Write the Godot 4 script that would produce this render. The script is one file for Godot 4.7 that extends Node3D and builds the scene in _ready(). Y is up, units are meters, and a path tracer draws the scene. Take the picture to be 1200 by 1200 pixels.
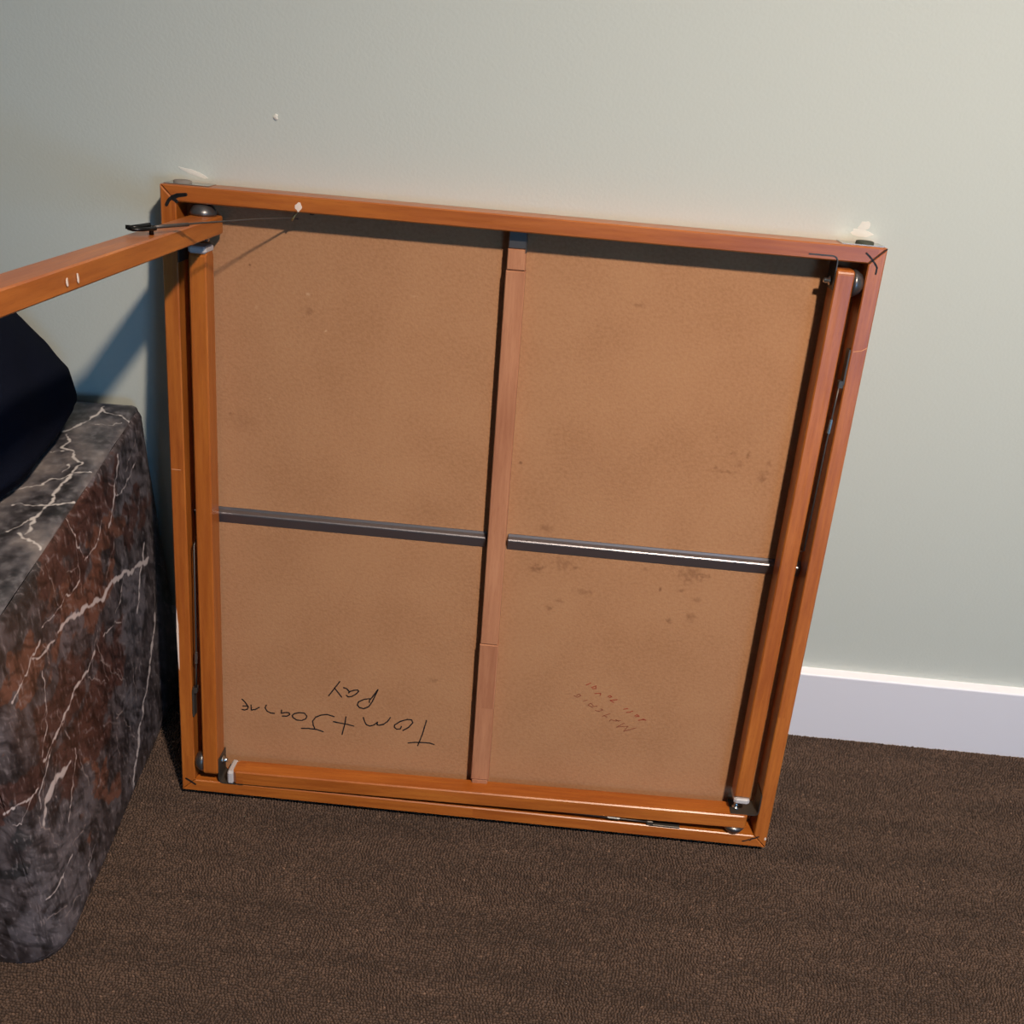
extends Node3D
# A folding card table leaning on a wall beside a marble plinth with a bag on it.
# Metres, y up. The wall is the plane z = 0, the carpet's pile tops are y = 0.

const SIDE := 0.86      # outer side of the table frame
const DEPTH := 0.045    # depth of the table frame
const LEAN := 0.2531    # how far the table leans back, in radians
const FACE := 0.0075     # where the underside of the table board lies, from the table's back
const RAIL := 0.019     # width of a frame rail
const BLOCK_TOP := 0.525

var mat := {}
var rng := RandomNumberGenerator.new()
var grain_shift := 0.0

# ---------------------------------------------------------------- helpers
func part(called: String, mesh: Mesh, material: Material, parent: Node = self, label := "") -> MeshInstance3D:
	var o := MeshInstance3D.new()
	o.name = called
	o.mesh = mesh
	o.material_override = material
	o.cast_shadow = GeometryInstance3D.SHADOW_CASTING_SETTING_ON
	parent.add_child(o, true)
	if label != "":
		o.set_meta("label", label)
	return o

func tag(o: Node, label: String, category: String) -> void:
	o.set_meta("label", label)
	o.set_meta("category", category)

func structure(o: Node, label: String, category: String) -> void:
	tag(o, label, category)
	o.set_meta("kind", "structure")

func start(smooth := false) -> SurfaceTool:
	var st := SurfaceTool.new()
	st.begin(Mesh.PRIMITIVE_TRIANGLES)
	st.set_smooth_group(0 if smooth else -1)
	return st

# corners run counter-clockwise seen from outside; Godot wants them the other way round
func tri(st: SurfaceTool, a: Vector3, b: Vector3, c: Vector3, ua := Vector2.ZERO, ub := Vector2.ZERO, uc := Vector2.ZERO) -> void:
	st.set_uv(ua); st.add_vertex(a)
	st.set_uv(uc); st.add_vertex(c)
	st.set_uv(ub); st.add_vertex(b)

func quad(st: SurfaceTool, a: Vector3, b: Vector3, c: Vector3, d: Vector3, ua := Vector2.ZERO, ub := Vector2.ZERO, uc := Vector2.ZERO, ud := Vector2.ZERO) -> void:
	tri(st, a, b, c, ua, ub, uc)
	tri(st, a, c, d, ua, uc, ud)

func finish(st: SurfaceTool, smooth := false) -> ArrayMesh:
	if smooth:
		st.index()
	st.generate_normals()
	return st.commit()

func inset(poly: PackedVector2Array, by: float) -> PackedVector2Array:
	var out := PackedVector2Array()
	var n := poly.size()
	for i in n:
		var p := poly[i]
		var d0 := (p - poly[(i + n - 1) % n]).normalized()
		var d1 := (poly[(i + 1) % n] - p).normalized()
		var n0 := Vector2(-d0.y, d0.x)
		var n1 := Vector2(-d1.y, d1.x)
		var m := (n0 + n1).normalized()
		out.append(p + m * by / maxf(0.3, m.dot(n0)))
	return out

# a convex outline in (a, b), swept along c from c0 to c1 with bevelled rims; the grain runs along a
func prism(st: SurfaceTool, poly: PackedVector2Array, c0: float, c1: float, bevel: float, at: Transform3D) -> void:
	var small := inset(poly, bevel)
	var rings := [[small, c0], [poly, c0 + bevel], [poly, c1 - bevel], [small, c1]]
	var n := poly.size()
	var s := grain_shift
	for k in 3:
		for i in n:
			var j := (i + 1) % n
			var p0: Vector2 = rings[k][0][i]
			var p1: Vector2 = rings[k][0][j]
			var q0: Vector2 = rings[k + 1][0][i]
			var q1: Vector2 = rings[k + 1][0][j]
			var ca: float = rings[k][1]
			var cb: float = rings[k + 1][1]
			var along := absf((p1 - p0).normalized().x) > 0.6
			var ua := Vector2(p0.x + s, (ca + s) * 8.0)
			var ub := Vector2(p1.x + s, (ca + s) * 8.0)
			var uc := Vector2(q1.x + s, (cb + s) * 8.0)
			var ud := Vector2(q0.x + s, (cb + s) * 8.0)
			if not along:
				ua.y += p0.y * 8.0; ub.y += p1.y * 8.0; uc.y += q1.y * 8.0; ud.y += q0.y * 8.0
			quad(st, at * Vector3(p0.x, p0.y, ca), at * Vector3(p1.x, p1.y, ca), at * Vector3(q1.x, q1.y, cb), at * Vector3(q0.x, q0.y, cb), ua, ub, uc, ud)
	for i in range(1, n - 1):
		var a := small[0]
		var b := small[i]
		var c := small[i + 1]
		var o := Vector2(s, s * 3.0)
		tri(st, at * Vector3(a.x, a.y, c1), at * Vector3(b.x, b.y, c1), at * Vector3(c.x, c.y, c1), Vector2(a.x, a.y * 8.0) + o, Vector2(b.x, b.y * 8.0) + o, Vector2(c.x, c.y * 8.0) + o)
		tri(st, at * Vector3(a.x, a.y, c0), at * Vector3(c.x, c.y, c0), at * Vector3(b.x, b.y, c0), Vector2(a.x, a.y * 8.0) + o, Vector2(c.x, c.y * 8.0) + o, Vector2(b.x, b.y * 8.0) + o)

func rect(a0: float, b0: float, a1: float, b1: float) -> PackedVector2Array:
	return PackedVector2Array([Vector2(a0, b0), Vector2(a1, b0), Vector2(a1, b1), Vector2(a0, b1)])

func box(st: SurfaceTool, lo: Vector3, hi: Vector3, bevel: float, at := Transform3D()) -> void:
	prism(st, rect(lo.x, lo.y, hi.x, hi.y), lo.z, hi.z, bevel, at)

# (radius, height) turned round the z axis
func lathe(st: SurfaceTool, profile: PackedVector2Array, sides: int, at: Transform3D) -> void:
	for k in profile.size() - 1:
		for i in sides:
			var a := TAU * i / sides
			var b := TAU * (i + 1) / sides
			var p := profile[k]
			var q := profile[k + 1]
			quad(st, at * Vector3(p.x * cos(a), p.x * sin(a), p.y), at * Vector3(p.x * cos(b), p.x * sin(b), p.y), at * Vector3(q.x * cos(b), q.x * sin(b), q.y), at * Vector3(q.x * cos(a), q.x * sin(a), q.y))

func tube(st: SurfaceTool, path: PackedVector3Array, radius: float, sides := 8) -> void:
	var rings := []
	for i in path.size():
		var d := (path[mini(i + 1, path.size() - 1)] - path[maxi(i - 1, 0)]).normalized()
		var e := d.cross(Vector3(0.3, 0.5, 0.81)).normalized()
		var f := d.cross(e)
		var ring := PackedVector3Array()
		for k in sides:
			var t := TAU * k / sides
			ring.append(path[i] + (e * cos(t) + f * sin(t)) * radius)
		rings.append(ring)
	for i in path.size() - 1:
		for k in sides:
			var l := (k + 1) % sides
			quad(st, rings[i][k], rings[i][l], rings[i + 1][l], rings[i + 1][k])
	var last := path.size() - 1
	for k in range(1, sides - 1):
		tri(st, rings[0][0], rings[0][k + 1], rings[0][k])
		tri(st, rings[last][0], rings[last][k], rings[last][k + 1])

# pen strokes: a thin line of ink, its points in tenths of a millimetre on the plane z = at
func ink_line(st: SurfaceTool, s: Array, width: float, at: float) -> void:
	var p := PackedVector2Array()
	for i in s.size() / 2:
		p.append(Vector2(s[2 * i], s[2 * i + 1]) * 0.0001)
	var h := 0.00025
	for i in p.size() - 1:
		var d := (p[i + 1] - p[i]).normalized() * width * 0.5
		var e := Vector2(-d.y, d.x)
		var c := [p[i] - e, p[i + 1] - e, p[i + 1] + e, p[i] + e]
		quad(st, Vector3(c[0].x, c[0].y, at + h), Vector3(c[1].x, c[1].y, at + h), Vector3(c[2].x, c[2].y, at + h), Vector3(c[3].x, c[3].y, at + h))
		for k in 4:
			var a: Vector2 = c[k]
			var b: Vector2 = c[(k + 1) % 4]
			quad(st, Vector3(a.x, a.y, at), Vector3(b.x, b.y, at), Vector3(b.x, b.y, at + h), Vector3(a.x, a.y, at + h))
	for q in p:
		for k in range(1, 7):
			var a := TAU * k / 8.0
			var b := TAU * (k + 1) / 8.0
			var w := width * 0.5
			tri(st, Vector3(q.x + w, q.y, at + h), Vector3(q.x + w * cos(a), q.y + w * sin(a), at + h), Vector3(q.x + w * cos(b), q.y + w * sin(b), at + h))

# a low flake with an uneven outline, lying on the plane z = at
func flake(st: SurfaceTool, x: float, y: float, rx: float, ry: float, at: float, turn := 0.0, height := 0.0004) -> void:
	var n := 11
	var ring := PackedVector2Array()
	for k in n:
		var a := TAU * k / n
		var r := rng.randf_range(0.7, 1.15)
		ring.append(Vector2(x, y) + Vector2(cos(a) * rx * r, sin(a) * ry * r).rotated(turn))
	for k in n:
		var a := ring[k]
		var b := ring[(k + 1) % n]
		tri(st, Vector3(x, y, at + height), Vector3(a.x, a.y, at + height * 0.6), Vector3(b.x, b.y, at + height * 0.6))
		quad(st, Vector3(a.x, a.y, at - 0.0003), Vector3(b.x, b.y, at - 0.0003), Vector3(b.x, b.y, at + height * 0.6), Vector3(a.x, a.y, at + height * 0.6))

# ---------------------------------------------------------------- textures
func noise(seed_: int, freq: float, octaves := 4) -> FastNoiseLite:
	var n := FastNoiseLite.new()
	n.seed = seed_
	n.frequency = freq
	n.noise_type = FastNoiseLite.TYPE_SIMPLEX_SMOOTH
	n.fractal_octaves = octaves
	return n

func texture(im: Image) -> ImageTexture:
	im.generate_mipmaps()
	return ImageTexture.create_from_image(im)

func stamp(im: Image, cx: float, cy: float, rx: float, ry: float, c: Color, strength: float, ragged: FastNoiseLite, soft := 0.6) -> void:
	var w := im.get_width()
	var h := im.get_height()
	for y in range(maxi(0, int(cy - ry * 1.6)), mini(h, int(cy + ry * 1.6) + 2)):
		for x in range(maxi(0, int(cx - rx * 1.6)), mini(w, int(cx + rx * 1.6) + 2)):
			var dx := (x - cx) / rx
			var dy := (y - cy) / ry
			var d := sqrt(dx * dx + dy * dy) + ragged.get_noise_2d(x, y) * 0.9
			var k := clampf((1.0 - d) / soft, 0.0, 1.0) * strength
			if k > 0.0:
				im.set_pixel(x, y, im.get_pixel(x, y).lerp(c, k))

# varnished wood: 1 m of grain along, 0.125 m across
func wood_image(seed_: int, dark: Color, light: Color) -> Image:
	var im := Image.create(1024, 256, false, Image.FORMAT_RGB8)
	var broad := noise(seed_, 0.006, 3)
	var fine := noise(seed_ + 1, 0.09, 3)
	var pore := noise(seed_ + 2, 0.35, 2)
	for y in 256:
		for x in 1024:
			var v := 0.5 + 0.55 * broad.get_noise_2d(x * 0.45, y * 1.6) + 0.32 * fine.get_noise_2d(x * 0.09, y * 0.8)
			v -= maxf(0.0, pore.get_noise_2d(x * 0.12, y) - 0.25) * 0.7
			im.set_pixel(x, y, dark.lerp(light, clampf(v, 0.0, 1.0)))
	return im

# the bare hardboard underside of the table, 0.84 m across, with its stains
func board_image() -> Image:
	var n := 1024
	var im := Image.create(n, n, false, Image.FORMAT_RGB8)
	var cloud := noise(31, 0.006, 3)
	var fibre := noise(32, 0.16, 3)
	var base := Color(0.65, 0.468, 0.325)
	var deep := Color(0.55, 0.380, 0.242)
	var pale := Color(0.695, 0.527, 0.37)
	for y in n:
		for x in n:
			var v := cloud.get_noise_2d(x, y) * 0.28 + fibre.get_noise_2d(x * 0.7, y) * 0.42
			im.set_pixel(x, y, base.lerp(pale, clampf(v, 0.0, 1.0)) if v > 0.0 else base.lerp(deep, clampf(-v, 0.0, 1.0)))
	var ragged := noise(33, 0.09, 3)
	var k := n / 0.84
	for s in [
			[59, 394, 10.4, 6.4, 0.5],
			[93, 405, 12.7, 10.1, 0.28],
			[110, 400, 4.6, 3.8, 0.45],
			[124, 365, 16.3, 5.2, 0.25],
			[81, 336, 4.7, 3.9, 0.4],
			[94, 348, 7.0, 3.9, 0.25],
			[267, 407, 16.0, 12.6, 0.38],
			[286, 406, 8.0, 3.8, 0.3],
			[229, 381, 2.3, 3.8, 0.6],
			[258, 381, 5.8, 2.6, 0.4],
			[280, 370, 8.1, 3.8, 0.3],
			[247, 334, 4.7, 3.9, 0.55],
			[276, 342, 7.0, 6.5, 0.35],
			[295, 583, 4.4, 2.3, 0.35],
			[316, 583, 3.3, 5.8, 0.4],
			[307, 569, 5.5, 4.6, 0.22],
			[289, 557, 15.4, 2.3, 0.3],
			[345, 574, 3.3, 5.8, 0.3],
			[340, 555, 6.6, 8.2, 0.4],
			[276, 561, 3.3, 3.5, 0.3],
			[273, 604, 2.2, 2.3, 0.25],
			[152, 763, 9.4, 3.1, 0.35],
			[-259, 718, 5.4, 5.4, 0.25],
			[24, 543, 2.2, 2.4, 0.7],
			[-334, 769, 1.6, 1.6, 0.8],
			[-361, 574, 3.4, 2.3, 0.7],
			[-347, 566, 20.4, 16.5, 0.12],
			[205, 408, 4.6, 2.5, 0.3],
			[-75, 203, 9.8, 4.2, 0.3],
			[314, 621, 43.1, 34.1, 0.07],
			[125, 544, 66.5, 71.9, 0.05],
			[66, 453, 9.1, 6.2, 0.35],
			[-19, 354, 3.5, 2.6, 0.2],
			[-96, 461, 34.4, 24.8, 0.06],
			[-293, 390, 35.4, 25.7, 0.05],
			[-260, 739, 4, 2, -0.5],
			[-238, 694, 2, 2, -0.8],
			[-309, 599, 1.5, 1.5, -0.7],
			[-126, 749, 4, 2, -0.3],
			[-326, 716, 2, 4, -0.2]]:
		var dark := Color(0.36, 0.22, 0.13) if s[4] > 0 else Color(0.88, 0.75, 0.6)
		stamp(im, (s[0] * 0.001 + 0.42) * k, (0.85 - s[1] * 0.001) * k, maxf(1.3, s[2] * 0.00115 * k), maxf(1.3, s[3] * 0.00115 * k), dark, absf(s[4]) * 0.8, ragged, 0.9)
	return im

# a vein: a wandering pale line on an image whose pixels are mm apart
func vein(im: Image, v: Array, mm: float, flip: float, c: Color, wander: FastNoiseLite) -> void:
	var n := (v.size() - 1) / 2
	for i in n - 1:
		var a := Vector2(v[1 + 2 * i], v[2 + 2 * i])
		var b := Vector2(v[3 + 2 * i], v[4 + 2 * i])
		var steps := int(a.distance_to(b) / mm * 1.5) + 1
		for k in steps:
			var p := a.lerp(b, float(k) / steps)
			var w := Vector2(wander.get_noise_2d(p.x, p.y), wander.get_noise_2d(p.x + 500.0, p.y)) * 7.0
			var thick := float(v[0]) * 0.62 * (0.75 + 0.9 * wander.get_noise_2d(p.x * 2.3, p.y * 2.3 + 900.0))
			p += w
			var x := p.x / mm
			var y := (flip - p.y) / mm
			var r := maxf(0.8, thick / mm)
			for yy in range(maxi(0, int(y - r)), mini(im.get_height(), int(y + r) + 2)):
				for xx in range(maxi(0, int(x - r)), mini(im.get_width(), int(x + r) + 2)):
					var d := Vector2(xx - x, yy - y).length() / r
					if d < 1.0:
						im.set_pixel(xx, yy, im.get_pixel(xx, yy).lerp(c, minf(1.0, (1.0 - d) * 1.3) * 0.58))

# the side of the plinth: 0.6 m of depth across (z from 0), 0.6 m of height up
func marble_side_image() -> Image:
	var n := 640
	var mm := 600.0 / n
	var im := Image.create(n, n, false, Image.FORMAT_RGB8)
	var warp := noise(41, 0.011, 4)
	var mottle := noise(42, 0.03, 4)
	var speck := noise(43, 0.11, 3)
	var streak := noise(48, 0.035, 4)
	var colors := [Color(0.325, 0.215, 0.19), Color(0.45, 0.29, 0.23), Color(0.41, 0.38, 0.39), Color(0.21, 0.205, 0.21)]
	var regions: Array = [
			[335, 504, 75, 56, 0],
			[456, 432, 58, 27, 1],
			[235, 506, 76, 45, 0],
			[215, 424, 60, 42, 1],
			[320, 400, 90, 45, 1],
			[352, 467, 49, 38, 0],
			[282, 262, 79, 56, 0],
			[416, 322, 82, 40, 0],
			[355, 226, 113, 44, 0],
			[110, 459, 55, 66, 2],
			[182, 279, 55, 71, 2],
			[355, 376, 51, 30, 2],
			[240, 135, 43, 37, 2],
			[423, 503, 36, 44, 3],
			[359, 114, 47, 29, 1],
			[395, 165, 25, 28, 1],
			[493, 149, 97, 64, 2],
			[515, 304, 56, 38, 0],
			[586, 198, 53, 39, 3],
			[512, 51, 99, 44, 2],
			[136, 393, 55, 45, 0],
			[214, 555, 37, 19, 2]]
	for y in n:
		for x in n:
			var z := x * mm
			var h := 600.0 - y * mm
			var wx := warp.get_noise_2d(z, h) * 70.0
			var wy := warp.get_noise_2d(z + 700.0, h) * 70.0
			var m := mottle.get_noise_2d(z * 1.2, h * 0.4)
			var c := Color(0.27, 0.235, 0.235).lerp(Color(0.40, 0.365, 0.37), clampf(0.3 + m * 1.1, 0.0, 1.0))
			for r in regions:
				var dx: float = (z + wx - r[0]) / r[2]
				var dy: float = (h + wy - r[1]) / r[3]
				var d := dx * dx + dy * dy
				if d < 1.0:
					var k: Color = colors[r[4]]
					c = c.lerp(k, clampf((1.0 - d) * 3.0, 0.0, 1.0) * 0.9)
			var s := speck.get_noise_2d(z * 1.1, h * 0.35)
			var q := streak.get_noise_2d((z + h) * 0.35 + wx * 0.3, (z - h) * 1.1 + wy * 0.3)
			c = c.lerp(Color(0.60, 0.55, 0.55), clampf((s - 0.32) * 2.0, 0.0, 0.5) + clampf((q - 0.34) * 1.6, 0.0, 0.4))
			c = c.darkened(clampf(-q * 0.7, 0.0, 0.4))
			c = c.darkened(clampf(-m * 0.45 - s * 0.25, 0.0, 0.35))
			im.set_pixel(x, y, c)
	var wander := noise(44, 0.03, 3)
	for v in [
			[5, 134, 512, 155, 482, 169, 459, 196, 437],
			[3, 164, 462, 130, 456, 83, 465],
			[9, 373, 415, 340, 408, 298, 387, 248, 365, 217, 364, 184, 348, 144, 324, 93, 305],
			[4, 439, 431, 413, 416, 385, 411],
			[3, 403, 448, 367, 441, 337, 438, 299, 431],
			[4, 501, 422, 479, 424, 459, 427, 415, 442],
			[6, 472, 296, 444, 303, 407, 304, 377, 311, 342, 312, 301, 311],
			[3, 275, 315, 247, 306, 214, 291],
			[6, 103, 338, 123, 314, 147, 289, 163, 258],
			[8, 106, 208, 137, 170, 178, 126, 221, 93, 258, 47],
			[3, 186, 342, 209, 319, 228, 312],
			[3, 423, 403, 434, 364, 448, 332, 469, 308],
			[4, 447, 297, 472, 284, 493, 271, 503, 256],
			[4, 491, 281, 524, 288, 556, 296],
			[11, 419, 239, 463, 250, 494, 248, 500, 224],
			[3, 398, 242, 431, 194, 453, 168],
			[8, 243, 67, 264, 43, 280, 21],
			[2, 511, 285, 536, 262, 554, 272],
			[3, 291, 523, 290, 492, 277, 451],
			[3, 216, 461, 242, 439, 278, 448],
			[3, 411, 68, 441, 56, 438, 33],
			[4, 467, 117, 501, 115, 538, 116]]:
		vein(im, v, mm, 600.0, Color(0.80, 0.74, 0.72), wander)
	for i in 45:  # the fine net of veins between the broad ones
		var a := Vector2(rng.randf_range(40, 560), rng.randf_range(10, 500))
		var d := Vector2(rng.randf_range(-50, 50), rng.randf_range(-90, 90))
		vein(im, [2.4, int(a.x), int(a.y), int(a.x + d.x), int(a.y + d.y)], mm, 600.0, Color(0.62, 0.55, 0.53), wander)
	return im

# the top of the plinth: x from -1.05 to -0.45, z from 0 to 0.6
func marble_top_image() -> Image:
	var n := 640
	var mm := 600.0 / n
	var im := Image.create(n, n, false, Image.FORMAT_RGB8)
	var mottle := noise(51, 0.013, 4)
	var speck := noise(52, 0.06, 4)
	for y in n:
		for x in n:
			var m := mottle.get_noise_2d(x * mm, y * mm)
			var s := speck.get_noise_2d(x * mm, y * mm)
			var c := Color(0.32, 0.305, 0.315).lerp(Color(0.50, 0.465, 0.45), clampf(m * 1.7 - 0.05, 0.0, 1.0))
			c = c.darkened(clampf(-m * 0.7 - s * 0.35, 0.0, 0.5)).lightened(clampf(s * 0.2, 0.0, 0.12))
			im.set_pixel(x, y, c)
	var wander := noise(53, 0.035, 3)
	for v in [
			[5, -580, 115, -564, 103, -557, 79, -545, 46],
			[3, -549, 54, -528, 63, -503, 76],
			[2, -544, 93, -524, 93, -511, 80],
			[4, -569, 120, -558, 140, -562, 153, -537, 173, -526, 191, -527, 206, -505, 197],
			[3, -577, 162, -560, 159],
			[5, -527, 209, -534, 235, -532, 265, -535, 294, -536, 332],
			[3, -590, 261, -566, 243, -544, 223, -527, 209],
			[4, -570, 284, -551, 278, -528, 275, -503, 260],
			[4, -544, 333, -529, 340, -507, 358],
			[3, -543, 186, -539, 205],
			[3, -535, 294, -544, 321, -556, 332]]:
		var moved: Array = [v[0]]
		for i in (v.size() - 1) / 2:
			moved.append(v[1 + 2 * i] + 1050)
			moved.append(600 - v[2 + 2 * i])
		vein(im, moved, mm, 600.0, Color(0.80, 0.77, 0.75), wander)
	return im

func plain(c: Color, roughness: float, metallic := 0.0) -> StandardMaterial3D:
	var m := StandardMaterial3D.new()
	m.albedo_color = c
	m.roughness = roughness
	m.metallic = metallic
	return m

func relief(freq: float, seed_: int, size := 512, octaves := 3) -> NoiseTexture2D:
	var t := NoiseTexture2D.new()
	t.width = size
	t.height = size
	t.seamless = true
	t.noise = noise(seed_, freq, octaves)
	return t

func make_materials() -> void:
	for i in 3:
		var w := StandardMaterial3D.new()
		w.albedo_texture = texture(wood_image(11 + 10 * i, Color(0.58, 0.295, 0.088), [Color(0.72, 0.42, 0.155), Color(0.70, 0.40, 0.14), Color(0.745, 0.44, 0.17)][i]))
		w.roughness = 0.42
		w.clearcoat_enabled = true
		w.clearcoat = 0.35
		w.clearcoat_roughness = 0.28
		w.heightmap_enabled = true
		w.heightmap_texture = relief(0.02, 61 + i, 256)
		w.heightmap_scale = 0.06
		mat["wood%d" % i] = w
	var batten := StandardMaterial3D.new()
	batten.albedo_texture = texture(wood_image(71, Color(0.60, 0.38, 0.26), Color(0.72, 0.50, 0.36)))
	batten.roughness = 0.8
	mat.batten = batten
	var board := StandardMaterial3D.new()
	board.albedo_texture = texture(board_image())
	board.roughness = 0.92
	board.heightmap_enabled = true
	board.heightmap_texture = relief(0.22, 34, 1024, 4)
	board.heightmap_scale = 0.035
	mat.board = board
	mat.ink = plain(Color(0.10, 0.075, 0.07), 0.6)
	mat.pencil = plain(Color(0.52, 0.29, 0.19), 0.8)
	mat.red_ink = plain(Color(0.58, 0.22, 0.13), 0.8)
	mat.steel = plain(Color(0.42, 0.41, 0.41), 0.34, 0.8)
	mat.bar = plain(Color(0.48, 0.47, 0.485), 0.38, 0.75)
	mat.dark_steel = plain(Color(0.30, 0.275, 0.25), 0.45, 0.45)
	mat.bright_steel = plain(Color(0.75, 0.74, 0.72), 0.22, 0.95)
	mat.wire = plain(Color(0.33, 0.30, 0.28), 0.45, 0.6)
	mat.black_wire = plain(Color(0.07, 0.06, 0.055), 0.35, 0.5)
	mat.plastic = plain(Color(0.72, 0.70, 0.70), 0.5)
	mat.rubber = plain(Color(0.20, 0.21, 0.16), 0.7)
	mat.felt = plain(Color(0.48, 0.45, 0.42), 0.9)
	mat.brass = plain(Color(0.75, 0.66, 0.45), 0.35, 0.9)
	mat.chip = plain(Color(0.86, 0.78, 0.72), 0.8)
	mat.scratch = plain(Color(0.80, 0.55, 0.38), 0.8)
	mat.vinyl = plain(Color(0.16, 0.10, 0.07), 0.6)
	var side := plain(Color.WHITE, 0.38)
	side.albedo_texture = texture(marble_side_image())
	side.heightmap_enabled = true
	side.heightmap_texture = relief(0.03, 45, 256)
	side.heightmap_scale = 0.1
	mat.marble_side = side
	var top := plain(Color.WHITE, 0.34)
	top.albedo_texture = texture(marble_top_image())
	mat.marble_top = top
	var cloth := plain(Color(0.068, 0.08, 0.125), 0.9)
	cloth.uv1_triplanar = true
	cloth.uv1_scale = Vector3(14, 14, 14)
	cloth.heightmap_enabled = true
	cloth.heightmap_texture = relief(0.2, 46, 256)
	cloth.heightmap_scale = 0.05
	cloth.metallic_specular = 0.15
	mat.cloth = cloth
	var wall := plain(Color(0.79, 0.805, 0.765), 0.62)
	wall.uv1_triplanar = true
	wall.uv1_world_triplanar = true
	wall.uv1_scale = Vector3(3, 3, 3)
	wall.heightmap_enabled = true
	wall.heightmap_texture = relief(0.12, 47, 512, 4)
	wall.heightmap_scale = 0.012
	mat.wall = wall
	mat.chip_and_reflection = plain(Color(0.90, 0.875, 0.82), 0.6)  # pale cream, for the paint chip and the painted-in reflections
	mat.ceiling = plain(Color(0.86, 0.85, 0.82), 0.8)
	mat.trim = plain(Color(0.93, 0.92, 0.94), 0.35)
	var carpet := plain(Color(0.20, 0.145, 0.115), 0.95)
	mat.carpet = carpet
	var pile := plain(Color.WHITE, 0.95)
	pile.vertex_color_use_as_albedo = true
	mat.pile = pile
	var glow := plain(Color(1, 0.93, 0.82), 0.5)
	glow.emission_enabled = true
	glow.emission = Color(1.0, 0.88, 0.72)
	glow.emission_energy_multiplier = 3.0
	mat.glow = glow
	var glass := plain(Color(1, 1, 1, 0.06), 0.0)
	glass.transparency = BaseMaterial3D.TRANSPARENCY_ALPHA
	mat.glass = glass

# ---------------------------------------------------------------- the room
func slab(lo: Vector3, hi: Vector3, bevel := 0.001) -> ArrayMesh:
	var st := start()
	box(st, lo, hi, bevel)
	return finish(st)

func build_room() -> void:
	var l := -2.4
	var r := 3.3
	var f := 4.6
	var c := 2.68
	var back := part("wall_back", slab(Vector3(l - 0.1, -0.1, -0.12), Vector3(r + 0.1, c + 0.1, 0)), mat.wall)
	structure(back, "pale sage painted wall the card table leans against", "wall")
	var st := start()
	flake(st, -0.297, 0.92, 0.0028, 0.0035, 0.0, 0.0, 0.002)
	part("chip", finish(st), mat.chip_and_reflection, back, "small white chip in the paint")
	for g in [[0.4075, 0.8440, 0.0150, 0.0045, -0.05], [0.4090, 0.8530, 0.0080, 0.0065, 0.6], [-0.4040, 0.8450, 0.0170, 0.0034, -0.28]]:  # cream patches painted in for lamp light thrown off the corner straps
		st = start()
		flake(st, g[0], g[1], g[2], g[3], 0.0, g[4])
		part("painted_reflection", finish(st), mat.chip_and_reflection, back, "thin cream patch painted in for light reflected onto the wall by the frame corner")
	structure(part("wall_left", slab(Vector3(l - 0.12, -0.1, 0), Vector3(l, c + 0.1, f)), mat.wall), "pale painted side wall beyond the marble plinth", "wall")
	structure(part("wall_right", slab(Vector3(r, -0.1, 0), Vector3(r + 0.12, c + 0.1, f)), mat.wall), "pale painted side wall on the open side of the room", "wall")
	# the wall behind the camera, with its window
	var front := part("wall_front", wall_with_opening(l, r, c, f), mat.wall)
	structure(front, "pale painted wall with the window, facing the leaning table", "wall")
	var win := Node3D.new()
	win.name = "window_1"
	win.position = Vector3(2.3, 0.85, f)
	add_child(win)
	structure(win, "white framed window across the room from the table", "window")
	st = start()
	box(st, Vector3(-0.65, -0.05, -0.02), Vector3(0.65, 0.0, 0.1), 0.004)
	box(st, Vector3(-0.65, 1.15, -0.02), Vector3(0.65, 1.2, 0.1), 0.004)
	box(st, Vector3(-0.65, 0, -0.02), Vector3(-0.6, 1.15, 0.1), 0.004)
	box(st, Vector3(0.6, 0, -0.02), Vector3(0.65, 1.15, 0.1), 0.004)
	box(st, Vector3(-0.02, 0, 0.03), Vector3(0.02, 1.15, 0.08), 0.004)
	part("window_frame", finish(st), mat.trim, win)
	for k in 2:
		st = start()
		box(st, Vector3(-0.6 + 0.62 * k, 0, 0.05), Vector3(-0.02 + 0.62 * k, 1.15, 0.055), 0.001)
		part("pane", finish(st), mat.glass, win)
	structure(part("ceiling", slab(Vector3(l - 0.1, c, 0), Vector3(r + 0.1, c + 0.1, f)), mat.ceiling), "plain white ceiling above the leaning table", "ceiling")
	var ground := part("floor", slab(Vector3(l - 0.1, -0.1, 0), Vector3(r + 0.1, -0.0035, f)), mat.carpet)
	structure(ground, "dark brown low loop-pile carpet across the room", "floor")
	carpet_pile(ground)
	st = start()
	var edge := PackedVector2Array([Vector2(0, -0.0035), Vector2(0.0165, -0.0035), Vector2(0.0165, 0.131)])
	for k in 5:
		var a := PI / 2 * k / 4.0
		edge.append(Vector2(0.0135 + 0.003 * cos(a), 0.133 + 0.003 * sin(a)))
	edge.append(Vector2(0, 0.1365))
	prism(st, edge, l, r, 0.0005, Transform3D(Basis(Vector3(0, 0, 1), Vector3(0, 1, 0), Vector3(-1, 0, 0)), Vector3.ZERO))
	structure(part("baseboard_back", finish(st), mat.trim), "tall white baseboard along the foot of the sage wall", "baseboard")

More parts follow.
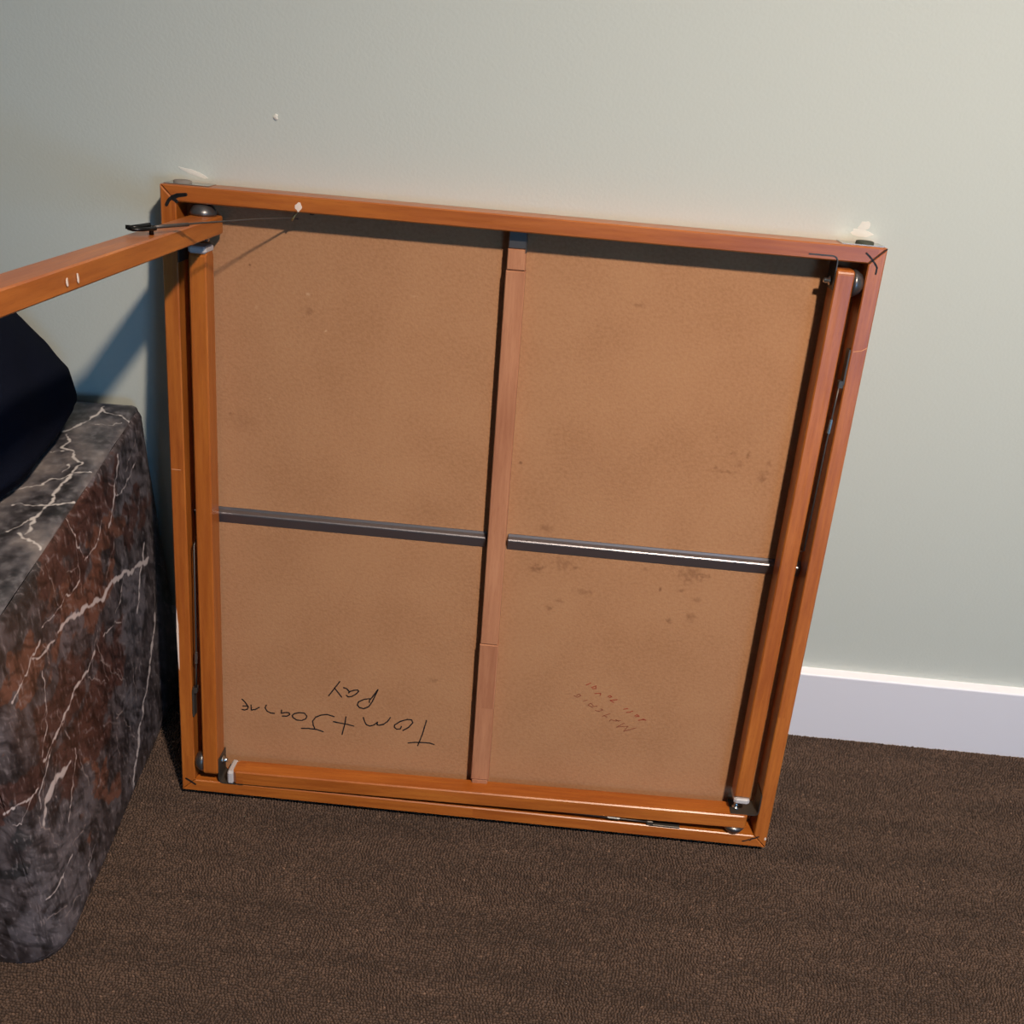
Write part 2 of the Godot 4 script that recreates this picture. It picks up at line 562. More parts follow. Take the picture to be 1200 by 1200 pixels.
func wall_with_opening(l: float, r: float, c: float, f: float) -> ArrayMesh:
	var st := start()
	box(st, Vector3(l - 0.1, -0.1, f), Vector3(1.65, c + 0.1, f + 0.12), 0.001)
	box(st, Vector3(2.95, -0.1, f), Vector3(r + 0.1, c + 0.1, f + 0.12), 0.001)
	box(st, Vector3(1.65, -0.1, f), Vector3(2.95, 0.8, f + 0.12), 0.001)
	box(st, Vector3(1.65, 2.05, f), Vector3(2.95, c + 0.1, f + 0.12), 0.001)
	return finish(st)

# the loops of the carpet's pile, as far as the picture shows the floor
func carpet_pile(ground: Node) -> void:
	var st := start(true)
	var rings := [[0.0, 1.0], [0.62, 0.78], [1.0, 0.25], [0.9, -0.5]]
	for k in 3:
		for i in 6:
			var a := TAU * i / 6.0
			var b := TAU * (i + 1) / 6.0
			var p: Array = rings[k + 1]
			var q: Array = rings[k]
			quad(st, Vector3(p[0] * sin(a), p[1], p[0] * cos(a)), Vector3(p[0] * sin(b), p[1], p[0] * cos(b)), Vector3(q[0] * sin(b), q[1], q[0] * cos(b)), Vector3(q[0] * sin(a), q[1], q[0] * cos(a)))
	var loop := finish(st, true)
	var places: Array[Transform3D] = []
	var tints: Array[Color] = []
	var tone := noise(81, 4.0, 3)
	var lie := noise(82, 9.0, 3)
	var z := 0.018
	while z < 0.95:
		var x := -0.75 + rng.randf() * 0.004
		while x < 1.2:
			var turn := lie.get_noise_2d(x, z) * 2.2 + rng.randf_range(-0.5, 0.5)
			var long := rng.randf_range(0.0019, 0.0031)
			var b := Basis(Vector3.UP, turn) * Basis.from_scale(Vector3(long, rng.randf_range(0.0022, 0.0034), rng.randf_range(0.0014, 0.0020)))
			places.append(Transform3D(b, Vector3(x + rng.randf_range(-0.0008, 0.0008), -0.0036, z + rng.randf_range(-0.0008, 0.0008))))
			var v := 1.0 + tone.get_noise_2d(x * 0.7, z * 5.0) * 0.3 + rng.randf_range(-0.3, 0.3)
			if rng.randf() < 0.01:
				v *= 1.7
			tints.append(Color(0.084 * v, 0.0505 * v, 0.0345 * v))
			x += 0.0042
		z += 0.0033
	var mm := MultiMesh.new()
	mm.transform_format = MultiMesh.TRANSFORM_3D
	mm.use_colors = true
	mm.mesh = loop
	mm.instance_count = places.size()
	for i in places.size():
		mm.set_instance_transform(i, places[i])
		mm.set_instance_color(i, tints[i])
	var o := MultiMeshInstance3D.new()
	o.name = "carpet_pile"
	o.multimesh = mm
	o.material_override = mat.pile
	ground.add_child(o, true)
	o.set_meta("kind", "stuff")

func ceiling_light() -> void:
	var at := Vector3(0.70, 2.68, 1.44)
	var t := Node3D.new()
	t.name = "ceiling_light"
	t.position = at
	add_child(t)
	tag(t, "round white downlight set flush in the ceiling", "ceiling light")
	var flat := Transform3D(Basis(Vector3.RIGHT, PI / 2), Vector3.ZERO)
	var st := start()
	lathe(st, PackedVector2Array([Vector2(0.095, 0.0), Vector2(0.125, 0.0), Vector2(0.122, 0.012), Vector2(0.1, 0.016), Vector2(0.095, 0.0)]), 40, flat)
	part("rim", finish(st), mat.trim, t)
	st = start()
	lathe(st, PackedVector2Array([Vector2(0.0, 0.004), Vector2(0.095, 0.004), Vector2(0.095, 0.009), Vector2(0.0, 0.009)]), 40, flat)
	part("diffuser", finish(st), mat.glow, t)

# ---------------------------------------------------------------- the card table
# leg axes: a runs from the pivot to the foot, b out of the table, c towards the table's middle
func leg(table: Node3D, at: Transform3D, wood: String, called_label := "") -> Node3D:
	var long := 0.735
	var poly := PackedVector2Array()
	var r := 0.017
	poly.append(Vector2(long - 0.006, -r + 0.002))
	poly.append(Vector2(long, -r + 0.007))
	poly.append(Vector2(long, r - 0.007))
	poly.append(Vector2(long - 0.006, r - 0.002))
	for side in [1, -1]:   # the pivot end: square, with its corners rounded off
		for k in 6:
			var a: float = (PI / 2 + PI / 2 * k / 5.0) if side == 1 else (PI + PI / 2 * k / 5.0)
			poly.append(Vector2(-0.0095 + cos(a) * 0.0065, side * (r - 0.0065) + sin(a) * 0.0065))
	var st := start()
	grain_shift += 0.137
	prism(st, poly, -0.0108, 0.0108, 0.0016, Transform3D())
	var o := part("leg", finish(st), mat[wood], table, called_label)
	o.transform = at
	st = start()
	var foot := PackedVector2Array([Vector2(-0.013, -0.0085), Vector2(0.013, -0.0085), Vector2(0.013, 0.0085), Vector2(-0.013, 0.0085)])
	var end := Transform3D(Basis(Vector3(0, 1, 0), Vector3(0, 0, 1), Vector3(1, 0, 0)), Vector3(long, 0, 0))
	prism(st, PackedVector2Array([Vector2(-0.0165, -0.008), Vector2(-0.0135, -0.0112), Vector2(0.0135, -0.0112), Vector2(0.0165, -0.008), Vector2(0.0165, 0.008), Vector2(0.0135, 0.0112), Vector2(-0.0135, 0.0112), Vector2(-0.0165, 0.008)]), -0.002, 0.0065, 0.002, end)
	part("glide", finish(st), mat.plastic, o, "pale grey plastic foot glide")
	st = start(true)
	lathe(st, PackedVector2Array([Vector2(0.0, 0.0145), Vector2(0.006, 0.0142), Vector2(0.0115, 0.0115), Vector2(0.015, 0.0062), Vector2(0.0162, 0.003), Vector2(0.0155, 0.0005), Vector2(0.0, 0.0)]), 32, Transform3D(Basis(Vector3(1, 0, 0), Vector3(0, -1, 0), Vector3(0, 0, -1)), Vector3(0, 0.003, -0.0106)))
	part("pivot_washer", finish(st, true), mat.steel, o, "domed steel pivot washer")
	return o

# the sheet metal angle at a corner, in the axes of the folded leg
func corner_bracket(table: Node3D, at: Transform3D) -> void:
	var st := start()
	var c := 0.0118
	var path := PackedVector2Array([Vector2(0.009, c), Vector2(-0.024, c)])  # (a, c)
	for k in range(1, 5):
		var t := PI / 2 * k / 4.0
		path.append(Vector2(-0.024 - 0.006 * sin(t), c + 0.006 - 0.006 * cos(t)))
	path.append(Vector2(-0.030, 0.046))
	var th := 0.0013
	var lo := -0.0205
	var hi := 0.0125
	for i in path.size() - 1:
		var p := path[i]
		var q := path[i + 1]
		var d := (q - p).normalized()
		var n := Vector2(d.y, -d.x) * th * -1.0
		var corners := []
		for h in [lo, hi]:
			for v in [p, q, q + n, p + n]:
				corners.append(Vector3(v.x, h, v.y))
		quad(st, corners[4], corners[5], corners[6], corners[7])
		quad(st, corners[3], corners[2], corners[1], corners[0])
		for k in 4:
			var l := (k + 1) % 4
			quad(st, corners[k], corners[l], corners[4 + l], corners[4 + k])
	var o := part("corner_bracket", finish(st), mat.dark_steel, table)
	o.transform = at
	st = start(true)
	lathe(st, PackedVector2Array([Vector2(0.0, 0.0075), Vector2(0.0026, 0.0072), Vector2(0.0032, 0.006), Vector2(0.0032, 0.0015), Vector2(0.0052, 0.0012), Vector2(0.0056, 0.0)]), 16, Transform3D(Basis(), Vector3(0, -0.002, c + th)))
	part("bolt", finish(st, true), mat.bright_steel, o, "bright bolt end through the bracket")

# the wire brace of a folded leg, lying between the leg and the rail
func brace(table: Node3D, at: Transform3D) -> void:
	var st := start(true)
	tube(st, PackedVector3Array([Vector3(0.125, 0.011, -0.0190), Vector3(0.15, 0.012, -0.0180), Vector3(0.20, 0.012, -0.0168), Vector3(0.345, 0.009, -0.0165), Vector3(0.352, -0.004, -0.0165)]), 0.0013)
	var o := part("brace_wire", finish(st, true), mat.wire, table)
	o.transform = at
	st = start()
	box(st, Vector3(0.078, 0.000, -0.0248), Vector3(0.122, 0.0125, -0.0222), 0.0005)
	box(st, Vector3(0.117, 0.004, -0.0240), Vector3(0.126, 0.0125, -0.0175), 0.0008)
	part("clip", finish(st), mat.dark_steel, o)
	st = start()
	tube(st, PackedVector3Array([Vector3(0.166, 0.012, -0.0176), Vector3(0.184, 0.012, -0.0170)]), 0.0023)
	part("ferrule", finish(st), mat.bright_steel, o, "bright crimped sleeve on the wire")

func card_table() -> void:
	var t := Node3D.new()
	t.name = "folding_card_table"
	t.transform = Transform3D(Basis(Vector3.RIGHT, -LEAN), Vector3(0, 0, SIDE * sin(LEAN)))
	add_child(t)
	tag(t, "orange varnished wooden folding card table leaning on the wall, underside showing, one leg out", "folding table")
	var s := SIDE / 2
	# the four mitred rails: outline in (a along the rail, b across)
	var trap := PackedVector2Array([Vector2(-s + 0.0004, 0), Vector2(s - 0.0004, 0), Vector2(s - RAIL - 0.0004, RAIL), Vector2(-s + RAIL + 0.0004, RAIL)])
	var rails := [
		Transform3D(Basis(Vector3(1, 0, 0), Vector3(0, 1, 0), Vector3(0, 0, 1)), Vector3(0, 0, 0)),
		Transform3D(Basis(Vector3(0, 1, 0), Vector3(-1, 0, 0), Vector3(0, 0, 1)), Vector3(s, s, 0)),
		Transform3D(Basis(Vector3(-1, 0, 0), Vector3(0, -1, 0), Vector3(0, 0, 1)), Vector3(0, SIDE, 0)),
		Transform3D(Basis(Vector3(0, -1, 0), Vector3(1, 0, 0), Vector3(0, 0, 1)), Vector3(-s, s, 0))]
	for i in 4:
		var st := start()
		grain_shift = 0.21 * i
		prism(st, trap, 0.0, DEPTH, 0.0014, rails[i])
		part("rail", finish(st), mat["wood%d" % [0, 2, 1, 0][i]], t)
	# the board, seen from below, and the covering on its other side
	var m := s - RAIL + 0.003
	var st := start()
	var lo := RAIL - 0.003
	var hi := SIDE - RAIL + 0.003
	var uv := func(u: float, v: float) -> Vector2: return Vector2((u + 0.42) / 0.84, (0.85 - v) / 0.84)
	quad(st, Vector3(-m, lo, FACE), Vector3(m, lo, FACE), Vector3(m, hi, FACE), Vector3(-m, hi, FACE), uv.call(-m, lo), uv.call(m, lo), uv.call(m, hi), uv.call(-m, hi))
	quad(st, Vector3(m, lo, 0.004), Vector3(-m, lo, 0.004), Vector3(-m, hi, 0.004), Vector3(m, hi, 0.004))
	quad(st, Vector3(-m, lo, 0.004), Vector3(m, lo, 0.004), Vector3(m, lo, FACE), Vector3(-m, lo, FACE))
	quad(st, Vector3(m, hi, 0.004), Vector3(-m, hi, 0.004), Vector3(-m, hi, FACE), Vector3(m, hi, FACE))
	quad(st, Vector3(-m, hi, 0.004), Vector3(-m, lo, 0.004), Vector3(-m, lo, FACE), Vector3(-m, hi, FACE))
	quad(st, Vector3(m, lo, 0.004), Vector3(m, hi, 0.004), Vector3(m, hi, FACE), Vector3(m, lo, FACE))
	var panel := part("board", finish(st), mat.board, t, "stained brown hardboard underside of the table top")
	st = start()
	box(st, Vector3(-m, lo, 0.0008), Vector3(m, hi, 0.0038), 0.0005)
	part("table_covering", finish(st), mat.vinyl, t)
	# writing on the board
	st = start()
	for k in [
			[-2075, 1862, -2151, 1740, -2231, 1608],
			[-2146, 1741, -2044, 1605],
			[-2019, 1767, -1969, 1751, -1934, 1708, -1869, 1739, -1811, 1750, -1798, 1728, -1834, 1681, -1899, 1631, -1949, 1621, -1974, 1642],
			[-1942, 1688, -1930, 1713],
			[-1523, 1788, -1593, 1661, -1637, 1599, -1635, 1561],
			[-1519, 1788, -1553, 1694, -1598, 1574, -1645, 1488, -1719, 1448, -1778, 1458, -1812, 1497, -1797, 1552, -1716, 1604, -1633, 1626],
			[-792, 1354, -840, 1114, -899, 910],
			[-1042, 939, -938, 961, -833, 971, -728, 973, -659, 957],
			[-1130, 1145, -1054, 1199, -990, 1291, -1008, 1338, -1071, 1339, -1173, 1294, -1254, 1225, -1257, 1182, -1220, 1155, -1168, 1167, -1154, 1212],
			[-1319, 1344, -1360, 1273, -1421, 1214, -1488, 1191, -1513, 1201, -1506, 1244, -1556, 1190, -1618, 1162, -1671, 1183, -1699, 1240, -1717, 1299],
			[-1973, 1282, -1985, 1159, -2023, 973],
			[-2154, 1176, -2059, 1165, -1954, 1156, -1854, 1135],
			[-2147, 1264, -2250, 1288, -2334, 1270, -2417, 1225, -2460, 1153, -2452, 1081, -2430, 1034],
			[-2625, 1008, -2520, 1018, -2404, 1015, -2303, 988],
			[-2753, 1180, -2765, 1209, -2732, 1249, -2659, 1273, -2585, 1272, -2548, 1228, -2563, 1177, -2626, 1143, -2700, 1144, -2753, 1180],
			[-2921, 1288, -2926, 1233, -2863, 1252, -2811, 1252, -2800, 1223, -2842, 1192, -2910, 1186],
			[-3147, 1347, -3165, 1297, -3136, 1245, -3079, 1218, -3026, 1219],
			[-3372, 1321, -3368, 1237, -3310, 1252, -3252, 1295],
			[-3503, 1406, -3456, 1354, -3415, 1292, -3426, 1243, -3468, 1226, -3505, 1230],
			[-3493, 1292, -3425, 1297]]:
		ink_line(st, k, 0.0019, FACE)
	part("handwriting", finish(st), mat.ink, panel, "black pen handwriting, upside down")
	st = start()
	for k in [
			[2244, 1579, 2137, 1531, 2069, 1499, 2120, 1589, 2049, 1575, 1958, 1558, 2062, 1636],
			[2006, 1675, 1937, 1658, 1863, 1673, 1845, 1647],
			[1934, 1681, 1978, 1656],
			[1735, 1712, 1841, 1772],
			[1765, 1722, 1802, 1708],
			[1623, 1800, 1675, 1789, 1733, 1819, 1701, 1833],
			[1640, 1874, 1566, 1853, 1512, 1877, 1549, 1911, 1584, 1879],
			[1440, 1934, 1493, 1957],
			[1299, 2006, 1347, 1988, 1395, 2017, 1367, 2041, 1334, 2018]]:
		ink_line(st, k, 0.0011, FACE)
	part("handwriting", finish(st), mat.pencil, panel, "faint brown slanting handwriting")
	st = start()
	for k in [
			[2259, 1707, 2318, 1725, 2365, 1719, 2317, 1737],
			[2195, 1771, 2227, 1798, 2261, 1772, 2211, 1761],
			[2072, 1816, 2121, 1828, 2160, 1850],
			[2025, 1864, 2084, 1883],
			[1816, 1988, 1871, 1959],
			[1816, 1988, 1916, 2011],
			[1780, 2043, 1807, 2069, 1835, 2049, 1801, 2033],
			[1588, 2074, 1673, 2089, 1666, 2053],
			[1532, 2167, 1589, 2202, 1594, 2156, 1544, 2151],
			[1452, 2199, 1514, 2241]]:
		ink_line(st, k, 0.0012, FACE)
	part("handwriting", finish(st), mat.red_ink, panel, "faint red slanting handwriting")
	# the wooden batten down the middle, in three lengths, with a steel clip at its head
	var lean := Transform3D(Basis(Vector3(0, 0, 1), 0.0104), Vector3(0.0017, 0.427, 0))
	var cuts := [[-0.405, -0.372, 0.0115, 0.0255], [-0.3712, -0.148, 0.0130, 0.0268], [-0.1472, 0.366, 0.0121, 0.0268], [0.3668, 0.392, 0.0112, 0.0268]]
	for c in cuts:
		st = start()
		grain_shift += 0.31
		prism(st, rect(c[0], -c[2], c[1], c[2]), FACE, c[3], 0.0011, lean * Transform3D(Basis(Vector3(0, 1, 0), Vector3(-1, 0, 0), Vector3(0, 0, 1)), Vector3.ZERO))
		part("batten", finish(st), mat.batten, t)
	st = start()
	box(st, Vector3(-0.0108, 0.3925, FACE), Vector3(0.0108, 0.4135, 0.0272), 0.001, lean)
	box(st, Vector3(0.0100, 0.388, FACE), Vector3(0.0113, 0.409, 0.0275), 0.0004, lean)
	part("batten_clip", finish(st), mat.steel, t, "dark steel clip at the head of the batten")
	# the two halves of the steel cross bar
	var hat := PackedVector2Array([Vector2(-0.0112, 0), Vector2(0.0114, 0), Vector2(0.0112, 0.0012), Vector2(0.0082, 0.0022), Vector2(0.0060, 0.0076), Vector2(0.0046, 0.0086), Vector2(0.0028, 0.0083), Vector2(-0.0108, 0.0012)])
	for k in [[-0.411, -0.0125], [0.0160, 0.411]]:
		st = start()
		prism(st, hat, k[0], k[1], 0.0008, Transform3D(Basis(Vector3(0, 1, 0), Vector3(0, 0, 1), Vector3(1, 0, 0)), Vector3(0, 0.4295, FACE)))
		part("cross_bar", finish(st), mat.bar, t, "grey steel cross bar")
	# legs, brackets and braces
	var w := 0.0335
	var folded := [
		Transform3D(Basis(Vector3(0, 1, 0), Vector3(0, 0, 1), Vector3(1, 0, 0)), Vector3(-s + 0.044, 0.050, w)),
		Transform3D(Basis(Vector3(0, -1, 0), Vector3(0, 0, 1), Vector3(-1, 0, 0)), Vector3(s - 0.044, SIDE - 0.044, w)),
		Transform3D(Basis(Vector3(-1, 0, 0), Vector3(0, 0, 1), Vector3(0, 1, 0)), Vector3(s - 0.050, 0.044, w)),
		Transform3D(Basis(Vector3(1, 0, 0), Vector3(0, 0, 1), Vector3(0, -1, 0)), Vector3(-s + 0.051, SIDE - 0.044, w))]
	var slant := [0.0, -0.004, 0.0165]   # the folded legs do not lie quite true
	for i in 3:
		leg(t, folded[i] * Transform3D(Basis(Vector3(0, 1, 0), slant[i]), Vector3.ZERO), "wood%d" % [1, 2, 0][i])
		brace(t, folded[i])
	for i in 4:
		corner_bracket(t, folded[i])
	var out := Transform3D(Basis(Vector3(0, 0, 1), Vector3(-1, 0, 0), Vector3(0, -1, 0)), folded[3].origin)
	var arm := leg(t, out, "wood0", "orange wooden leg swung out from the frame")
	for k in 2:   # two worn marks on the side of the swung-out leg
		st = start()
		flake(st, 0.397 + 0.021 * k, 0.0, 0.0018, 0.0045, 0.0, 0.2)
		var mark := part("worn_mark", finish(st), mat.chip, arm)
		mark.transform = Transform3D(Basis(Vector3(1, 0, 0), Vector3(0, 0, 1), Vector3(0, -1, 0)), Vector3(0, -0.0170, 0.001))
	# the open brace: from the rail to the leg that is out
	st = start(true)
	var top := SIDE - 0.0275
	tube(st, PackedVector3Array([Vector3(-0.268, top - 0.001, 0.029), Vector3(-0.276, top, 0.034), Vector3(-0.30, top + 0.0015, 0.078), Vector3(-0.345, top + 0.002, 0.165), Vector3(-0.374, top + 0.002, 0.228)]), 0.0010)
	var open := part("brace_wire", finish(st, true), mat.wire, t)
	st = start(true)
	tube(st, PackedVector3Array([Vector3(-0.351, top + 0.0016, 0.178), Vector3(-0.371, top + 0.002, 0.222)]), 0.0020)
	part("ferrule", finish(st, true), mat.wire, open)
	st = start(true)
	tube(st, PackedVector3Array([Vector3(-0.369, top + 0.001, 0.226), Vector3(-0.377, top + 0.001, 0.240), Vector3(-0.385, top + 0.001, 0.246), Vector3(-0.390, top + 0.0015, 0.244), Vector3(-0.389, top + 0.002, 0.238), Vector3(-0.382, top + 0.003, 0.228), Vector3(-0.376, top + 0.004, 0.222)]), 0.0022)
	tube(st, PackedVector3Array([Vector3(-0.376, top + 0.003, 0.224), Vector3(-0.386, top + 0.002, 0.236), Vector3(-0.395, top + 0.002, 0.240)]), 0.0022)
	tube(st, PackedVector3Array([Vector3(-0.3735, top - 0.006, 0.226), Vector3(-0.3735, top + 0.004, 0.226)]), 0.0024)
	part("clip", finish(st, true), mat.black_wire, open, "black wire spring clip on the swung-out leg")
	st = start(true)
	tube(st, PackedVector3Array([Vector3(-0.2690, SIDE - RAIL + 0.001, 0.027), Vector3(-0.2705, SIDE - RAIL - 0.003, 0.031), Vector3(-0.2735, SIDE - RAIL - 0.009, 0.0335), Vector3(-0.2750, SIDE - RAIL - 0.011, 0.032)]), 0.0014)
	part("hook", finish(st, true), mat.brass, open)
	st = start(true)
	lathe(st, PackedVector2Array([Vector2(0.0, 0.004), Vector2(0.003, 0.0035), Vector2(0.004, 0.0)]), 14, Transform3D(Basis(Vector3.RIGHT, PI / 2), Vector3(-0.252, SIDE - RAIL, 0.026)))
	part("screw", finish(st, true), mat.dark_steel, open)
	# the steel straps on the frame's top corners
	var strap := [[-0.4285, -0.374], [0.378, 0.4285]]
	for k in strap:
		st = start()
		box(st, Vector3(k[0], SIDE - 0.0002, 0.006), Vector3(k[1], SIDE + 0.0012, 0.036), 0.0004)
		var p := part("corner_strap", finish(st), mat.bright_steel, t, "thin steel strap over the frame corner")
		st = start(true)
		var x: float = k[0] + 0.019 if k[0] < 0 else k[1] - 0.021
		lathe(st, PackedVector2Array([Vector2(0.0, 0.0038), Vector2(0.009, 0.0036), Vector2(0.0105, 0.0028), Vector2(0.0108, 0.0)]), 20, Transform3D(Basis(Vector3.RIGHT, -PI / 2), Vector3(x, SIDE + 0.0010, 0.024)))
		part("bumper", finish(st, true), mat.felt if k[0] < 0 else mat.rubber, p)
	# pen ticks across the mitres, and knocks in the varnish
	for g in [
			[0.0022, [4060, 8528, 4110, 8490, 4150, 8452, 4190, 8410, 4215, 8375, 4215, 8300], "dark pen scrawl over the mitre by the round-ended leg"],
			[0.0040, [-4225, 8364, -4195, 8420, -4150, 8462, -4087, 8490, -3985, 8502, -4087, 8478, -4150, 8445, -4100, 8415], "black blot over the mitre above the swung-out leg"],
			[0.0028, [-4240, 204, -4180, 165, -4103, 115], ""],
			[0.0020, [3960, 82, 4004, 98, 4040, 120, 4060, 112, 4073, 137, 4120, 150, 4177, 185], ""]]:
		st = start()
		ink_line(st, g[1], g[0], DEPTH)
		part("pen_mark", finish(st), mat.ink, t)
	st = start()
	ink_line(st, [4292, 8592, 4210, 8510, 4118, 8418], 0.0012, DEPTH)
	part("joint_gap", finish(st), mat.ink, t, "dark open mitre joint")
	for g in [[-0.2637, 0.8475, 0.0042, 0.0056], [-0.4283, 0.247, 0.0018, 0.050], [0.4278, 0.016, 0.0016, 0.003]]:
		st = start()
		flake(st, g[0], g[1], g[2], g[3], DEPTH)
		part("paint_chip", finish(st), mat.chip, t, "pale chip where the varnish is knocked off")
	for k in [[-4282, 5020, -4160, 5018], [4140, 7360, 4235, 7380, 4290, 7420]]:
		st = start()
		ink_line(st, k, 0.0010, DEPTH)
		part("scratch", finish(st), mat.scratch, t)

# ---------------------------------------------------------------- the plinth and the bag
# a block with rounded edges; each face is its own surface so that it can carry its own stone
func plinth() -> void:
	var size := Vector3(0.52, BLOCK_TOP, 0.527)
	var round_ := 0.014
	var o := MeshInstance3D.new()
	o.name = "marble_plinth"
	var wob := noise(91, 14.0, 3)
	var mesh := ArrayMesh.new()
	var faces := [[Vector3(1, 0, 0), Vector3(0, 0, -1), Vector3(0, 1, 0)], [Vector3(0, 1, 0), Vector3(1, 0, 0), Vector3(0, 0, -1)], [Vector3(0, 0, 1), Vector3(1, 0, 0), Vector3(0, 1, 0)], [Vector3(-1, 0, 0), Vector3(0, 0, 1), Vector3(0, 1, 0)], [Vector3(0, 0, -1), Vector3(-1, 0, 0), Vector3(0, 1, 0)]]
	var half := size / 2
	var cuts := [-1.0, -0.985, -0.97, -0.95, -0.92, -0.88, -0.8, -0.6, -0.4, -0.2, 0.0, 0.2, 0.4, 0.6, 0.8, 0.88, 0.92, 0.95, 0.97, 0.985, 1.0]
	for f in faces.size():
		var st := start(true)
		var nrm: Vector3 = faces[f][0]
		var ax: Vector3 = faces[f][1]
		var ay: Vector3 = faces[f][2]
		var n := cuts.size()
		for j in n:
			for i in n:
				var p: Vector3 = (nrm + ax * cuts[i] + ay * cuts[j]) * half
				var flat := p + Vector3(0, half.y, 0)
				# round the upright edges at the front more than the others
				var r := round_
				var front := Vector2(p.x, p.z)
				var rr := 0.05
				if p.z > half.z - rr and absf(p.x) > half.x - rr:
					var corner := Vector2(signf(p.x) * (half.x - rr), half.z - rr)
					var d := front - corner
					var m := maxf(absf(d.x), absf(d.y))
					if d.length() > 0.0:
						d = d.normalized() * m
					p.x = corner.x + d.x
					p.z = corner.y + d.y
				var rb := 0.018
				if p.z < -half.z + rb and absf(p.x) > half.x - rb:
					var corner := Vector2(signf(p.x) * (half.x - rb), -half.z + rb)
					var d := front - corner
					var m := maxf(absf(d.x), absf(d.y))
					if d.length() > 0.0:
						d = d.normalized() * m
					p.x = corner.x + d.x
					p.z = corner.y + d.y
				var inner := Vector3(clampf(p.x, -half.x + r, half.x - r), clampf(p.y, -half.y, half.y - r), clampf(p.z, -half.z + r, half.z - r))
				var dd := p - inner
				if dd.length() > 0.0001:
					p = inner + dd.normalized() * maxf(maxf(absf(dd.x), absf(dd.y)), absf(dd.z))
				if p.y < -half.y + 0.03:  # the foot is knocked round
					var k := (-half.y + 0.03 - p.y) / 0.03
					p.x -= signf(p.x) * 0.006 * k * k
					p.z -= signf(p.z) * 0.006 * k * k
				p += nrm * wob.get_noise_3dv(p) * 0.0016
				var world := p + Vector3(0, half.y, 0)
				var uv := Vector2.ZERO
				if f == 1:
					uv = Vector2((flat.x - 0.76 + 1.05) / 0.6, (flat.z + 0.2925) / 0.6)
				elif f == 0 or f == 3:
					uv = Vector2((flat.z + 0.2925) / 0.6, 1.0 - flat.y / 0.6)
				else:
					uv = Vector2((0.26 - flat.x + 0.55) / 0.6, 1.0 - flat.y / 0.6)
				st.set_uv(uv)
				st.add_vertex(world)
		for j in n - 1:
			for i in n - 1:
				var a := j * n + i
				st.add_index(a); st.add_index(a + n + 1); st.add_index(a + 1)
				st.add_index(a); st.add_index(a + n); st.add_index(a + n + 1)
		st.generate_normals()
		st.commit(mesh)
		mesh.surface_set_material(f, mat.marble_top if f == 1 else mat.marble_side)
	o.mesh = mesh
	o.transform = Transform3D(Basis(Vector3.UP, 0.018), Vector3(-0.7570, -0.001, 0.2890))
	add_child(o)
	tag(o, "block of dark grey and red-brown marble with white veins on the carpet", "plinth")

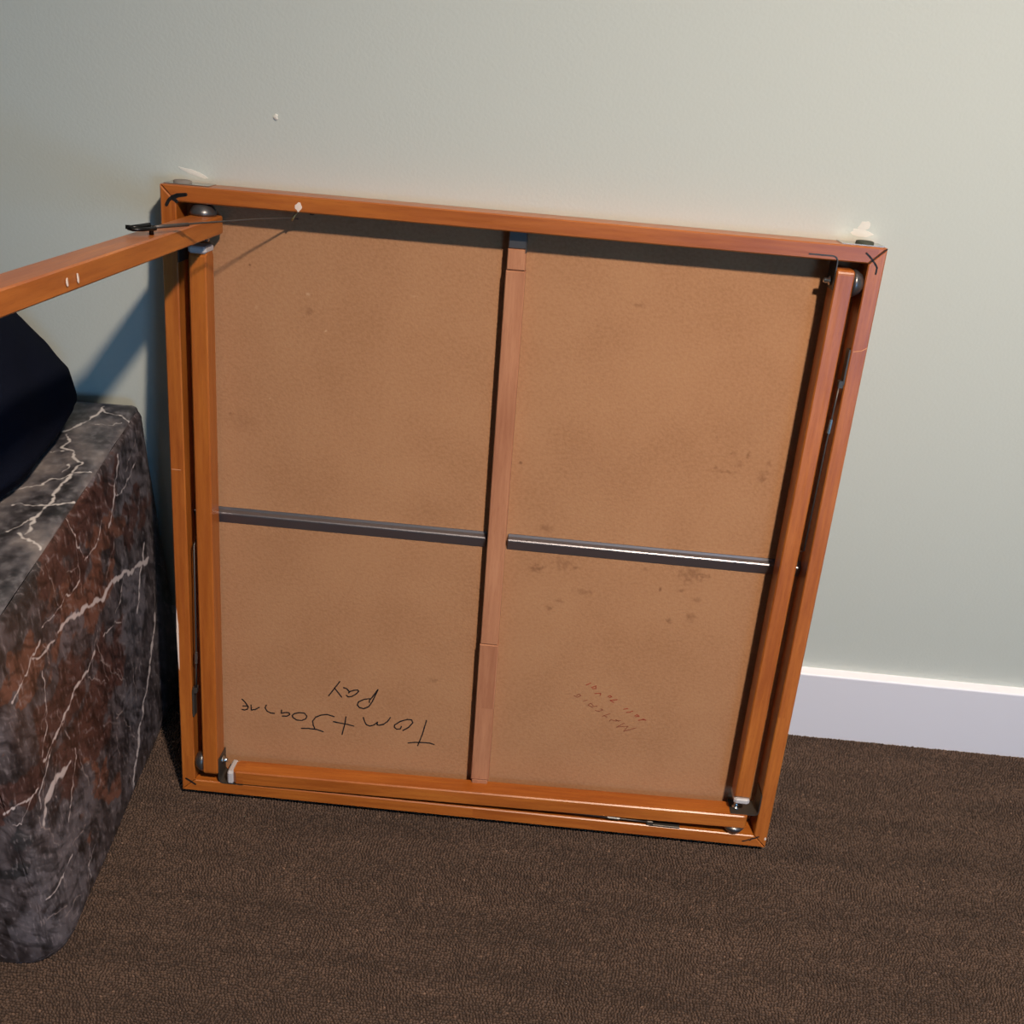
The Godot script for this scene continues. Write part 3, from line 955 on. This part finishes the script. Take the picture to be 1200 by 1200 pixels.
func bag() -> void:
	var rings := [ # height, right side, left side, back, front, squareness
		[0.000, -0.590, -0.90, 0.070, 0.330, 3.6], [0.012, -0.566, -0.92, 0.050, 0.350, 3.6], [0.040, -0.546, -0.93, 0.040, 0.360, 3.4], [0.075, -0.546, -0.935, 0.038, 0.365, 3.2],
		[0.110, -0.562, -0.93, 0.042, 0.360, 3.0], [0.150, -0.582, -0.92, 0.050, 0.352, 2.8], [0.190, -0.600, -0.91, 0.060, 0.340, 2.7], [0.225, -0.618, -0.90, 0.070, 0.325, 2.6],
		[0.255, -0.640, -0.88, 0.085, 0.305, 2.4], [0.275, -0.675, -0.85, 0.110, 0.275, 2.2], [0.284, -0.730, -0.80, 0.160, 0.230, 2.0]]
	var sides := 64
	var fold := noise(95, 7.0, 3)
	var st := start(true)
	var fine_rings := 40
	for j in fine_rings + 1:
		var t := float(j) / fine_rings * (rings.size() - 1)
		var k := mini(int(t), rings.size() - 2)
		var g := t - k
		g = g * g * (3.0 - 2.0 * g) * 0.4 + g * 0.6
		var row := []
		for c in 6:
			row.append(lerpf(rings[k][c], rings[k + 1][c], g))
		var cx: float = (row[1] + row[2]) / 2
		var cz: float = (row[3] + row[4]) / 2
		var hx: float = (row[1] - row[2]) / 2
		var hz: float = (row[4] - row[3]) / 2
		for i in sides:
			var a := TAU * i / sides
			var e: float = 2.0 / row[5]
			var p := Vector3(cx + hx * signf(cos(a)) * pow(absf(cos(a)), e), BLOCK_TOP + 0.0005 + row[0], cz + hz * signf(sin(a)) * pow(absf(sin(a)), e))
			var out := Vector3(cos(a), 0, sin(a))
			if j > 1:
				p += out * (fold.get_noise_3d(p.x, p.y * 0.6, p.z) * 0.011)
			st.add_vertex(p)
	for j in fine_rings:
		for i in sides:
			var l := (i + 1) % sides
			var a := j * sides + i
			var b := j * sides + l
			st.add_index(a); st.add_index(b); st.add_index(a + sides)
			st.add_index(b); st.add_index(b + sides); st.add_index(a + sides)
	var n0 := (fine_rings + 1) * sides
	st.add_vertex(Vector3(-0.75, BLOCK_TOP + 0.0005, 0.2))
	st.add_vertex(Vector3(-0.765, BLOCK_TOP + 0.2865, 0.195))
	for i in sides:
		var l := (i + 1) % sides
		st.add_index(n0); st.add_index(l); st.add_index(i)
		st.add_index(n0 + 1); st.add_index(fine_rings * sides + i); st.add_index(fine_rings * sides + l)
	st.generate_normals()
	var o := part("bag", st.commit(), mat.cloth)
	tag(o, "dark navy soft cloth bag standing on the marble plinth", "bag")

# ---------------------------------------------------------------- the scene
func _ready() -> void:
	rng.seed = 20
	var cam := Camera3D.new()
	cam.name = "camera"
	cam.position = Vector3(0.0465, 1.2964, 1.2618)
	cam.rotation_order = EULER_ORDER_YXZ
	cam.rotation = Vector3(-0.6260, 0.0242, 0.0804)
	cam.fov = 51.28
	cam.near = 0.02
	add_child(cam)
	var env := Environment.new()
	env.background_mode = Environment.BG_SKY
	var sky := Sky.new()
	var air := ProceduralSkyMaterial.new()
	air.sky_top_color = Color(0.42, 0.58, 0.85)
	air.sky_horizon_color = Color(0.75, 0.83, 0.92)
	air.ground_horizon_color = Color(0.55, 0.58, 0.58)
	air.ground_bottom_color = Color(0.35, 0.35, 0.33)
	sky.sky_material = air
	env.sky = sky
	env.tonemap_mode = Environment.TONE_MAPPER_LINEAR
	env.tonemap_exposure = 1.36
	env.sdfgi_enabled = true
	env.ssao_enabled = true
	env.ssil_enabled = true
	var world := WorldEnvironment.new()
	world.name = "world"
	world.environment = env
	add_child(world)
	var lamp := SpotLight3D.new()   # the ceiling downlight, just under its diffuser
	lamp.name = "ceiling_lamp"
	lamp.position = Vector3(0.70, 2.56, 1.44)
	lamp.light_color = Color(1.0, 0.925, 0.845)
	lamp.light_energy = 6.3
	lamp.light_size = 0.06
	lamp.spot_range = 8.0
	lamp.spot_attenuation = 2.0
	lamp.spot_angle = 68.0
	lamp.spot_angle_attenuation = 0.85
	lamp.rotation = Vector3(-PI / 2, 0, 0)
	lamp.shadow_enabled = true
	add_child(lamp)
	var day := AreaLight3D.new()    # daylight at the window
	day.name = "window_daylight"
	day.position = Vector3(2.3, 1.43, 4.57)
	day.area_size = Vector2(1.2, 1.15)
	day.light_color = Color(0.48, 0.75, 1.0)
	day.light_energy = 3.8
	day.shadow_enabled = true
	add_child(day)
	make_materials()
	build_room()
	ceiling_light()
	card_table()
	plinth()
	bag()
